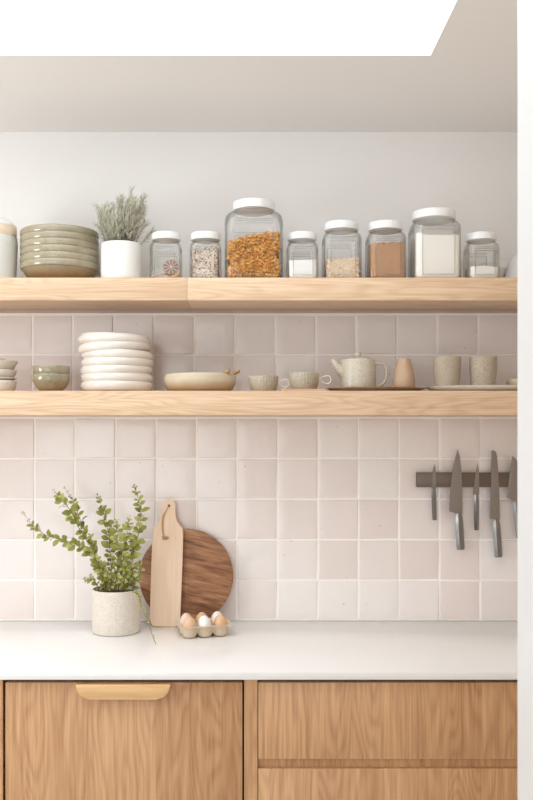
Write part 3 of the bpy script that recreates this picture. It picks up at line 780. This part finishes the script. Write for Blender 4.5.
# white platter with tumblers
pX, pY = .727, -.145
o = B().lathe([(.001, 0), (.140, 0), (.156, .002), (.176, .008), (.190, .0150), (.191, .0168), (.189, .0172), (.172, .0115), (.150, .008), (.001, .007)], 96, 1, .665).out('oval_platter', M['platter'], None, loc=(pX, pY, Z_LT))
tag(o, 'long oval white platter under the two tumblers', 'platter')
tp = [(.001, 0), (.030, 0), (.0335, .0015), (.036, .012), (.0385, .035), (.0405, .065), (.0413, .0985)]
yt = -.165
for px, lab in ((447, 'speckled grey-beige tumbler nearer the creamer, left of the pair'), (483, 'speckled grey-beige tumbler, right of the pair on the white platter')):
    if px == 447: o = ft = bowl_mesh(tp, .003, 72).out('tumbler', M['stonew'], None)
    else: o = ft.copy(); COL.objects.link(o)
    o.location = ((px - 250) * (CAM_D + yt) / F, yt, Z_LT + .0075); o.rotation_euler = (0, 0, px); tag(o, lab, 'tumbler', 'speckled tumblers on the platter')
o = bowl_mesh([(.001, 0), (.028, 0), (.034, .003), (.0395, .012), (.041, .022), (.0395, .0315)], .004, 56).out('small_dish', M['sand'], None, loc=((520.5 - 250) * (CAM_D - .15) / F, -.15, Z_LT + .0078))
tag(o, 'small round cream dish at the right end of the white platter', 'dish')

# ------------------------------------------------------------------ knife rack and knives
t = tag(B().box(-.0, .40, -.0285, -.0115, -.0232, .0232, .0015).out('magnetic_knife_rack', M['rack'], None, loc=((416.8 - 250) / 314.2, 0, 1.3525)), 'dark steel magnetic knife rack on the tiled wall', 'knife rack')
KY = -.0287
def kpt(px, py): return ((px - 250) * (CAM_D + KY) / F, CAM_Z - (py - 432) * (CAM_D + KY) / F)
def knife(name, label, blade, hp0, hp1, w0, w1, serr=False):
    pts = [kpt(*p) for p in blade]
    c = Vector((*kpt(*hp0), 0)); base = (c.x, KY, c.y)
    t = thing(name, label, 'knife', base)
    rel = [(x - c.x, z - c.y) for x, z in pts]
    B().prism(rel, -.0020, 0, 0.0004).out('blade', M['steel'], t)
    p0 = Vector((0, -.001, 0)); e = kpt(*hp1); p1 = Vector((e[0] - c.x, -.001, e[1] - c.y))
    ax = (p1 - p0).normalized(); sd = Vector((ax.z, 0, -ax.x)); b = B(); rings = []
    mm = (CAM_D + KY) / F
    for f, wk, dk in ((0, .55, .45), (.12, .85, .8), (.3, .95, 1.0), (.6, 1.0, 1.05), (.97, 1.05, 1.1), (1, .98, 1.0)):
        w = (w0 + (w1 - w0) * f) * mm / 2 * wk * 1.15; d = .0085 * dk
        q = p0 + (p1 - p0) * f
        cs = [(-1, 0), (-.62, -1), (.35, -1.0), (1, -.25), (1, .3), (.4, .1), (-.6, .1)]
        rings.append([q + sd * (w * u) + Vector((0, d * v, 0)) for u, v in cs])
    b.ring_faces(rings).out('handle', M['steelh'], t, sharp=20)['label'] = 'faceted satin steel handle'
    mid = p0; 
    return t
knife('paring_knife', 'small paring knife, leftmost on the dark rack', [(434.4, 464), (433, 469), (431.7, 479), (431.2, 488.5), (435.9, 488.5), (435.9, 475), (435.2, 467)], (433.6, 488), (434.6, 520), 4.8, 3.6)
knife('chef_knife', 'large wide chef knife with pointed tip, second from left on the rack', [(457.6, 449), (455.6, 456), (453.2, 466), (451.2, 480), (449.8, 496), (449.2, 511.5), (453.5, 512.5), (456, 514), (462.3, 514), (462, 490), (461.2, 470), (459.6, 456)], (458.6, 513), (460.8, 549.3), 7.4, 6.6)
knife('utility_knife', 'narrow utility knife between the chef knife and the bread knife', [(477.4, 463.5), (476, 470), (474.2, 482), (472.9, 495), (475.5, 495.8), (479, 495), (479, 480), (478.4, 469)], (476.2, 494.5), (476.6, 530), 5.2, 3.8)
sb = [(491.2, 450.5)]
for k in range(26):
    y_ = 453 + k * 2.5; x_ = 491.1 - 1.6 * k / 26
    sb += [(x_, y_), (x_ + .7, y_ + 1.25)]
sb += [(489.4, 518.3), (493.5, 519.3), (499.7, 520), (499.2, 495), (498, 470), (496.9, 456), (495.6, 452), (493.6, 450.3)]
knife('bread_knife', 'long serrated bread knife with blunt tip on the rack', sb, (496.2, 519.5), (498.6, 557), 7.2, 6.6, True)
knife('santoku_knife', 'broad knife at the right end of the rack, half behind the door frame', [(512.2, 456), (510.6, 466), (508.6, 482), (506.8, 498), (511, 499.5), (514, 502), (521, 503), (523, 490), (523.5, 476), (520.5, 466), (516, 459)], (516.2, 501), (520.5, 538), 7.4, 6.6)

# ------------------------------------------------------------------ worktop things
ZC = 0.9
pr_, pyc = .0728, -.158
PX = (116.4 - 250) * (CAM_D + pyc) / F
t = thing('potted_plant', 'speckled off-white pot of leafy green oregano stems on the worktop', 'plant', (PX, pyc, ZC))
B().lathe([(.001, 0), (.066, 0), (.0705, .002), (.0722, .007), (.0728, .03), (.0725, .1265), (.0718, .1300), (.0703, .131), (.0688, .1295), (.068, .112), (.001, .112)], 96).out('pot', M['potstone'], t)
B().lathe([(.001, .1122), (.0675, .1122), (.0665, .115), (.03, .120), (.001, .121)], 40).out('soil', M['soil'], t)
org = Vector((PX, pyc, ZC))
def R_(px, py, y): return at(px, py, y) - org
stems = [
 [(108, 592, -.155), (100, 570, -.16), (92, 555, -.165), (78, 545, -.17), (62, 540, -.17), (48, 536, -.172), (38, 530, -.172), (30, 522, -.17), (22, 511, -.168)],
 [(106, 592, -.165), (98, 566, -.175), (90, 545, -.18), (82, 525, -.178), (76, 508, -.175), (71, 498, -.172), (64, 487, -.17)],
 [(90, 545, -.18), (80, 530, -.186), (70, 510, -.188), (61, 500, -.187), (54, 490, -.185)],
 [(112, 592, -.15), (111, 565, -.14), (109, 540, -.135), (106, 520, -.132), (101, 505, -.13), (97, 494, -.128)],
 [(120, 592, -.15), (127, 568, -.14), (134, 550, -.135), (139, 530, -.132), (141, 512, -.13), (138, 498, -.13), (134, 484, -.128)],
 [(118, 592, -.17), (122, 565, -.185), (125, 545, -.19), (128, 530, -.19), (130, 516, -.188)],
 [(114, 592, -.165), (117, 570, -.175), (118, 550, -.18), (117, 532, -.182), (117, 519, -.18)],
 [(110, 592, -.18), (104, 575, -.19), (97, 562, -.195), (93, 548, -.197), (90, 534, -.195)],
 [(124, 592, -.165), (130, 575, -.175), (132, 560, -.18), (130, 545, -.18), (133, 532, -.178)],
 [(100, 592, -.17), (96, 583, -.178), (90, 578, -.18), (84, 580, -.18)],
 [(104, 592, -.18), (102, 580, -.19), (100, 572, -.195), (106, 566, -.195)],
 [(126, 592, -.175), (129, 582, -.19), (132, 574, -.195), (130, 564, -.195)],
 [(116, 592, -.185), (116, 578, -.20), (118, 570, -.205), (115, 562, -.205)],
 [(132, 592, -.17), (136, 580, -.175), (139, 570, -.178), (140, 560, -.178)],
 [(112, 592, -.19), (109, 582, -.205), (107, 574, -.21), (110, 568, -.21)],
 [(122, 592, -.19), (124, 582, -.20), (126, 572, -.205), (123, 566, -.205)],
]
lf, sm = B(), B()
def leaf(b, p, d, nrm, L, w):
    d = d.normalized(); s_ = d.cross(nrm)
    if s_.length < .05: s_ = d.cross(Vector((1, .3, .2)))
    s_.normalize(); nn = s_.cross(d).normalized()
    prof = ((0, .0, 0), (.18, .62, .10), (.42, 1.0, .16), (.68, .86, .12), (.88, .45, .02), (1, 0, -.08))
    mid = [p + d * (L * f) + nn * (L * c) * .5 for f, k, c in prof]
    lft = [p + d * (L * f) + s_ * (w * k) + nn * (L * c * .5 + w * .18 * k) for f, k, c in prof[1:-1]]
    rgt = [p + d * (L * f) - s_ * (w * k) + nn * (L * c * .5 + w * .18 * k) for f, k, c in prof[1:-1]]
    V = [b.bm.verts.new(q) for q in mid]; Lf = [b.bm.verts.new(q) for q in lft]; Rt = [b.bm.verts.new(q) for q in rgt]
    for A, flip in ((Lf, 0), (Rt, 1)):
        fs = [(V[0], V[1], A[0])] + [(V[k], V[k + 1], A[k], A[k - 1]) for k in range(1, 4)] + [(V[4], V[5], A[3])]
        for f in fs: b.bm.faces.new(f if not flip else f[::-1])
for si, s_ in enumerate(stems):
    path = smooth_path([R_(*q) for q in s_], 6)
    n = len(path)
    sm.tube(path, [.0016 - .0011 * k / (n - 1) for k in range(n)], 6)
    tot = sum((path[k + 1] - path[k]).length for k in range(n - 1)); acc = 0; nxt = .016 if si < 9 else .006; ph = random.random() * 6
    for k in range(1, n):
        acc += (path[k] - path[k - 1]).length
        while acc > nxt:
            f = nxt / tot; d = (path[k] - path[k - 1]).normalized()
            size = .0285 if si < 9 else .0185
            taper = 1.0 if f < .72 else max(.22, 1 - (f - .72) * 2.8)
            if si in (0, 1, 2) and f > .88: taper = .2
            low = .72 if f < .3 else 1.0
            for sgn in (-1, 1):
                a = ph + (0 if sgn > 0 else PI)
                u = d.cross(Vector((0, 1, 0))); u = u.normalized() if u.length > .1 else Vector((1, 0, 0)); v = d.cross(u)
                o_ = u * math.cos(a) + v * math.sin(a)
                L = size * taper * low * random.uniform(.75, 1.15)
                dr = o_ * random.uniform(.7, 1.1) + d * random.uniform(.3, .8) + Vector((0, -.25, -.1 + random.gauss(0, .25)))
                leaf(lf, path[k] + o_ * .0012, dr, Vector((random.gauss(0, .5), -1 + random.gauss(0, .4), .55)), L, L * .31)
            ph += PI / 2 + random.uniform(-.4, .4)
            nxt += (.0135 if si < 9 else .009) * (1 if f < .75 else .7)
sm.out('stems', M['stem'], t); lf.out('leaves', M['leaf'], t, sharp=80)
# drooping sprig
path = smooth_path([R_(134, 592, -.215), (R_(138, 594, -.236)), R_(142, 606, -.26), R_(147, 620, -.285), R_(152, 634, -.305), R_(156, 644.5, -.3225)], 7); n = len(path)
sb_ = B(); sb_.tube(path, [.0013 - .0006 * k / (n - 1) for k in range(n)], 6)
o = sb_.out('drooping_sprig', M['stem'], t); lf2 = B()
for k in range(2, n - 1):
    for _ in range(2):
        d = Vector((random.gauss(0, 1), random.gauss(0, .6), random.gauss(0, .5) + .2))
        L = .0085 * (1.15 - .8 * k / n) * random.uniform(.6, 1.2); leaf(lf2, path[k], d, Vector((0, -1, .4)), L, L * .33)
lf2.out('small_leaves', M['leaf'], o, sharp=80)
o['label'] = 'thin sprig hanging over the pot rim to the worktop'

# round board
lean = math.radians(7.6)
rb = B(); prof = [(.001, 0), (.145, 0), (.148, .002), (.149, .006), (.149, .013), (.147, .017), (.001, .018)]
rings = [[(r * math.cos(2 * PI * k / 96) * (1 + .004 * math.sin(2 * PI * k / 32)), y, r * math.sin(2 * PI * k / 96)) for k in range(96)] for r, y in prof]
rb.ring_faces(rings)
o = rb.out('round_board', M['round'], None, loc=((186 - 250) * (CAM_D - .05) / F, -.0695 + .149 * math.sin(lean) + .0, ZC + .1493 * math.cos(lean) + .0012), rot=(-lean, 0, 0))
tag(o, 'round dark brown wooden board leaning on the tiles', 'cutting board')
# paddle board
lean2 = math.radians(8.4)
t = thing('paddle_board', 'pale wooden paddle cutting board with a hanging cord, in front of the round board', 'cutting board', ((164.8 - 250) * (CAM_D - .095) / F, -.1005, ZC + .0006))
t.rotation_euler = (-lean2, math.radians(1.2), 0)
half = [(.030, .0), (.040, .004), (.0455, .013), (.047, .026), (.0478, .10), (.0485, .19), (.0482, .27), (.0475, .298), (.0455, .306), (.040, .312), (.031, .3175), (.025, .324), (.0222, .333), (.0212, .35), (.021, .378), (.0195, .3865), (.0155, .392), (.0085, .3945)]
ol = half + [(-x, z) for x, z in reversed(half)]
B().prism(ol, 0, .016, .003).out('board', M['maple'], t)
hz = .375
B().lathe([(.0012, 0), (.0042, 0), (.0042, .0006), (.0012, .0006)], 20).out('hole_shade_disc', M['dark'], t, loc=(.0005, -.0003, hz), rot=(PI / 2, 0, 0))  # flat dark disc paints the shade of the cord opening
cd = B()
cd.tube(smooth_path([(.0005, -.0004, hz), (-.004, -.003, .366), (-.0125, -.0035, .348), (-.0165, -.0032, .325), (-.0145, -.0032, .295), (-.0125, -.0034, .278)], 6), .0013, 7)
cd.tube(smooth_path([(.0005, -.0004, hz), (-.006, -.0042, .362), (-.0175, -.0045, .342), (-.0195, -.004, .318), (-.0165, -.0042, .292), (-.0125, -.0044, .278)], 6), .0011, 7)
cd.tube(smooth_path([(-.0165, -.004, .277), (-.0115, -.006, .2795), (-.0085, -.005, .275), (-.002, -.0036, .277), (.0045, -.003, .2735)], 5), .0022, 8)
cd.tube(smooth_path([(-.0115, -.0045, .277), (-.016, -.004, .271), (-.006, -.004, .2705), (.003, -.003, .2745)], 5), .0017, 8)
cd.out('hanging_cord', M['twine'], t)['label'] = 'tan twine cord tied in a knot'

# eggs in carton
cxy = (-.1395, -.199); rz = math.radians(15)
PIT = .0465
cells = [((i - 1) * PIT, (j - .5) * PIT) for j in range(2) for i in range(3)]
NX, NY = 132, 92; hx, hy = .0820, .0550
b = B(); grid = []
for i in range(NX + 1):
    row = []
    for j in range(NY + 1):
        x = -hx + 2 * hx * i / NX; y = -hy + 2 * hy * j / NY
        d = -.007 * math.log(sum(math.exp(-math.hypot(x - cx_, y - cy_) / .007) for cx_, cy_ in cells))
        k = (d - .0165) / (.0222 - .0165); k = max(0, min(1, k)); k = k * k * (3 - 2 * k) if k < .6 else k * k * (3 - 2 * k)
        z = .0028 + .0305 * k
        ex = max(abs(x) - (hx - .006), abs(y) - (hy - .006), 0) / .006
        z += .0022 * ex + .0008 * math.sin(x * 140) * ex
        row.append(b.bm.verts.new((x, y, z)))
    grid.append(row)
for i in range(NX):
    for j in range(NY):
        b.bm.faces.new((grid[i][j], grid[i + 1][j], grid[i + 1][j + 1], grid[i][j + 1]))
# trim the corners round
cut = [v for v in b.bm.verts if (abs(v.co.x) > hx - .012 and abs(v.co.y) > hy - .012 and math.hypot(abs(v.co.x) - hx + .012, abs(v.co.y) - hy + .012) > .0125)]
bmesh.ops.delete(b.bm, geom=cut, context='VERTS')
o = b.out('egg_carton', M['pulp'], None, loc=(cxy[0], cxy[1], ZC + .0001), rot=(0, 0, rz), sharp=80)
md = o.modifiers.new('thick', 'SOLIDIFY'); md.thickness = .0020; md.offset = 0
tag(o, 'open cardboard egg carton on the worktop in front of the boards', 'egg carton')
eg = None
cosr, sinr = math.cos(rz), math.sin(rz)
eggs = [('egg_tan', 'tan egg at the front left of the carton'), ('egg_white', 'bright white egg in the middle of the front row'), ('egg_honey', 'honey brown egg at the front right of the carton'),
        ('egg_pink', 'pale pinkish egg at the back left, beside the paddle board'), ('egg_brown', 'brown egg in the middle of the back row'), ('egg_cream', 'cream white egg at the back right of the carton')]
for (cx_, cy_), (mk, lab) in zip(cells, eggs):
    prof = [(.0215 * math.sin(a) * (1 + .0) * (1 - .12 * (-math.cos(a))), .0272 - .0272 * math.cos(a)) for a in [.02] + [PI * k / 20 for k in range(1, 20)] + [PI - .02]]
    prof = [(.0203 * math.sin(a) * (1 + .10 * math.cos(a)), .0275 * (1 - math.cos(a))) for a in [.02] + [PI * k / 20 for k in range(1, 20)] + [PI - .02]]
    o = B().lathe(prof, 40).out('egg', M[mk], None, loc=(cxy[0] + cx_ * cosr - cy_ * sinr, cxy[1] + cx_ * sinr + cy_ * cosr, ZC + .0075), rot=(random.uniform(-.05, .05), random.uniform(-.05, .05), 0))
    tag(o, lab, 'egg', 'eggs in the carton')

# ------------------------------------------------------------------ light
w = bpy.data.worlds.new('sky'); S.world = w; w.use_nodes = True
bg = w.node_tree.nodes['Background']; bg.inputs[0].default_value = (.945, .975, 1.0, 1); bg.inputs[1].default_value = 1.0
def area(name, loc, rot, sx, sy, power, col=(1, 1, 1)):
    L = bpy.data.lights.new(name, 'AREA'); L.shape = 'RECTANGLE'; L.size = sx; L.size_y = sy; L.energy = power; L.color = col
    o = bpy.data.objects.new(name, L); COL.objects.link(o); o.location = loc; o.rotation_euler = rot; return o
area('skylight_daylight', ((SX0 + SX1) / 2, (SY0 + SY1) / 2, CEIL + .47), (0, 0, 0), SX1 - SX0 - .05, SY1 - SY0 - .05, 25, (.925, .967, 1))
area('window_daylight', (XL - .09, (wy0 + wy1) / 2, (wz0 + wz1) / 2), (0, -PI / 2, 0), .9, .8, 29, (.925, .967, 1))
area('rear_fill_light', ((XL - .15) / 2, YB + .02, 1.25), (PI / 2, 0, 0), 2.0, 2.3, 36, (.925, .967, 1))  # added fill lamp in the open rear, no doors are modelled there

# ------------------------------------------------------------------ camera
cam = bpy.data.cameras.new('camera'); co = bpy.data.objects.new('camera', cam); COL.objects.link(co); S.camera = co
co.location = (0, -CAM_D, CAM_Z); co.rotation_euler = (PI / 2, 0, 0)
cam.sensor_fit = 'VERTICAL'; cam.sensor_height = 36.0; cam.sensor_width = 24.0
cam.lens = F / 800 * 36.0
cam.shift_x = (266.5 - VX) / 800; cam.shift_y = (HY - 400) / 800
cam.clip_start = .05; cam.clip_end = 50
cam.dof.use_dof = True; cam.dof.focus_distance = 2.55; cam.dof.aperture_fstop = 9.0

S.view_settings.view_transform = 'Standard'; S.view_settings.look = 'None'; S.view_settings.gamma = 1.0
S.view_settings.exposure = -0.13; S.view_settings.use_curve_mapping = False
S.cycles.use_denoising = True
S.cycles.transparent_max_bounces = 16
S.cycles.max_bounces = 10; S.cycles.diffuse_bounces = 6
S.cycles.caustics_reflective = False; S.cycles.caustics_refractive = False
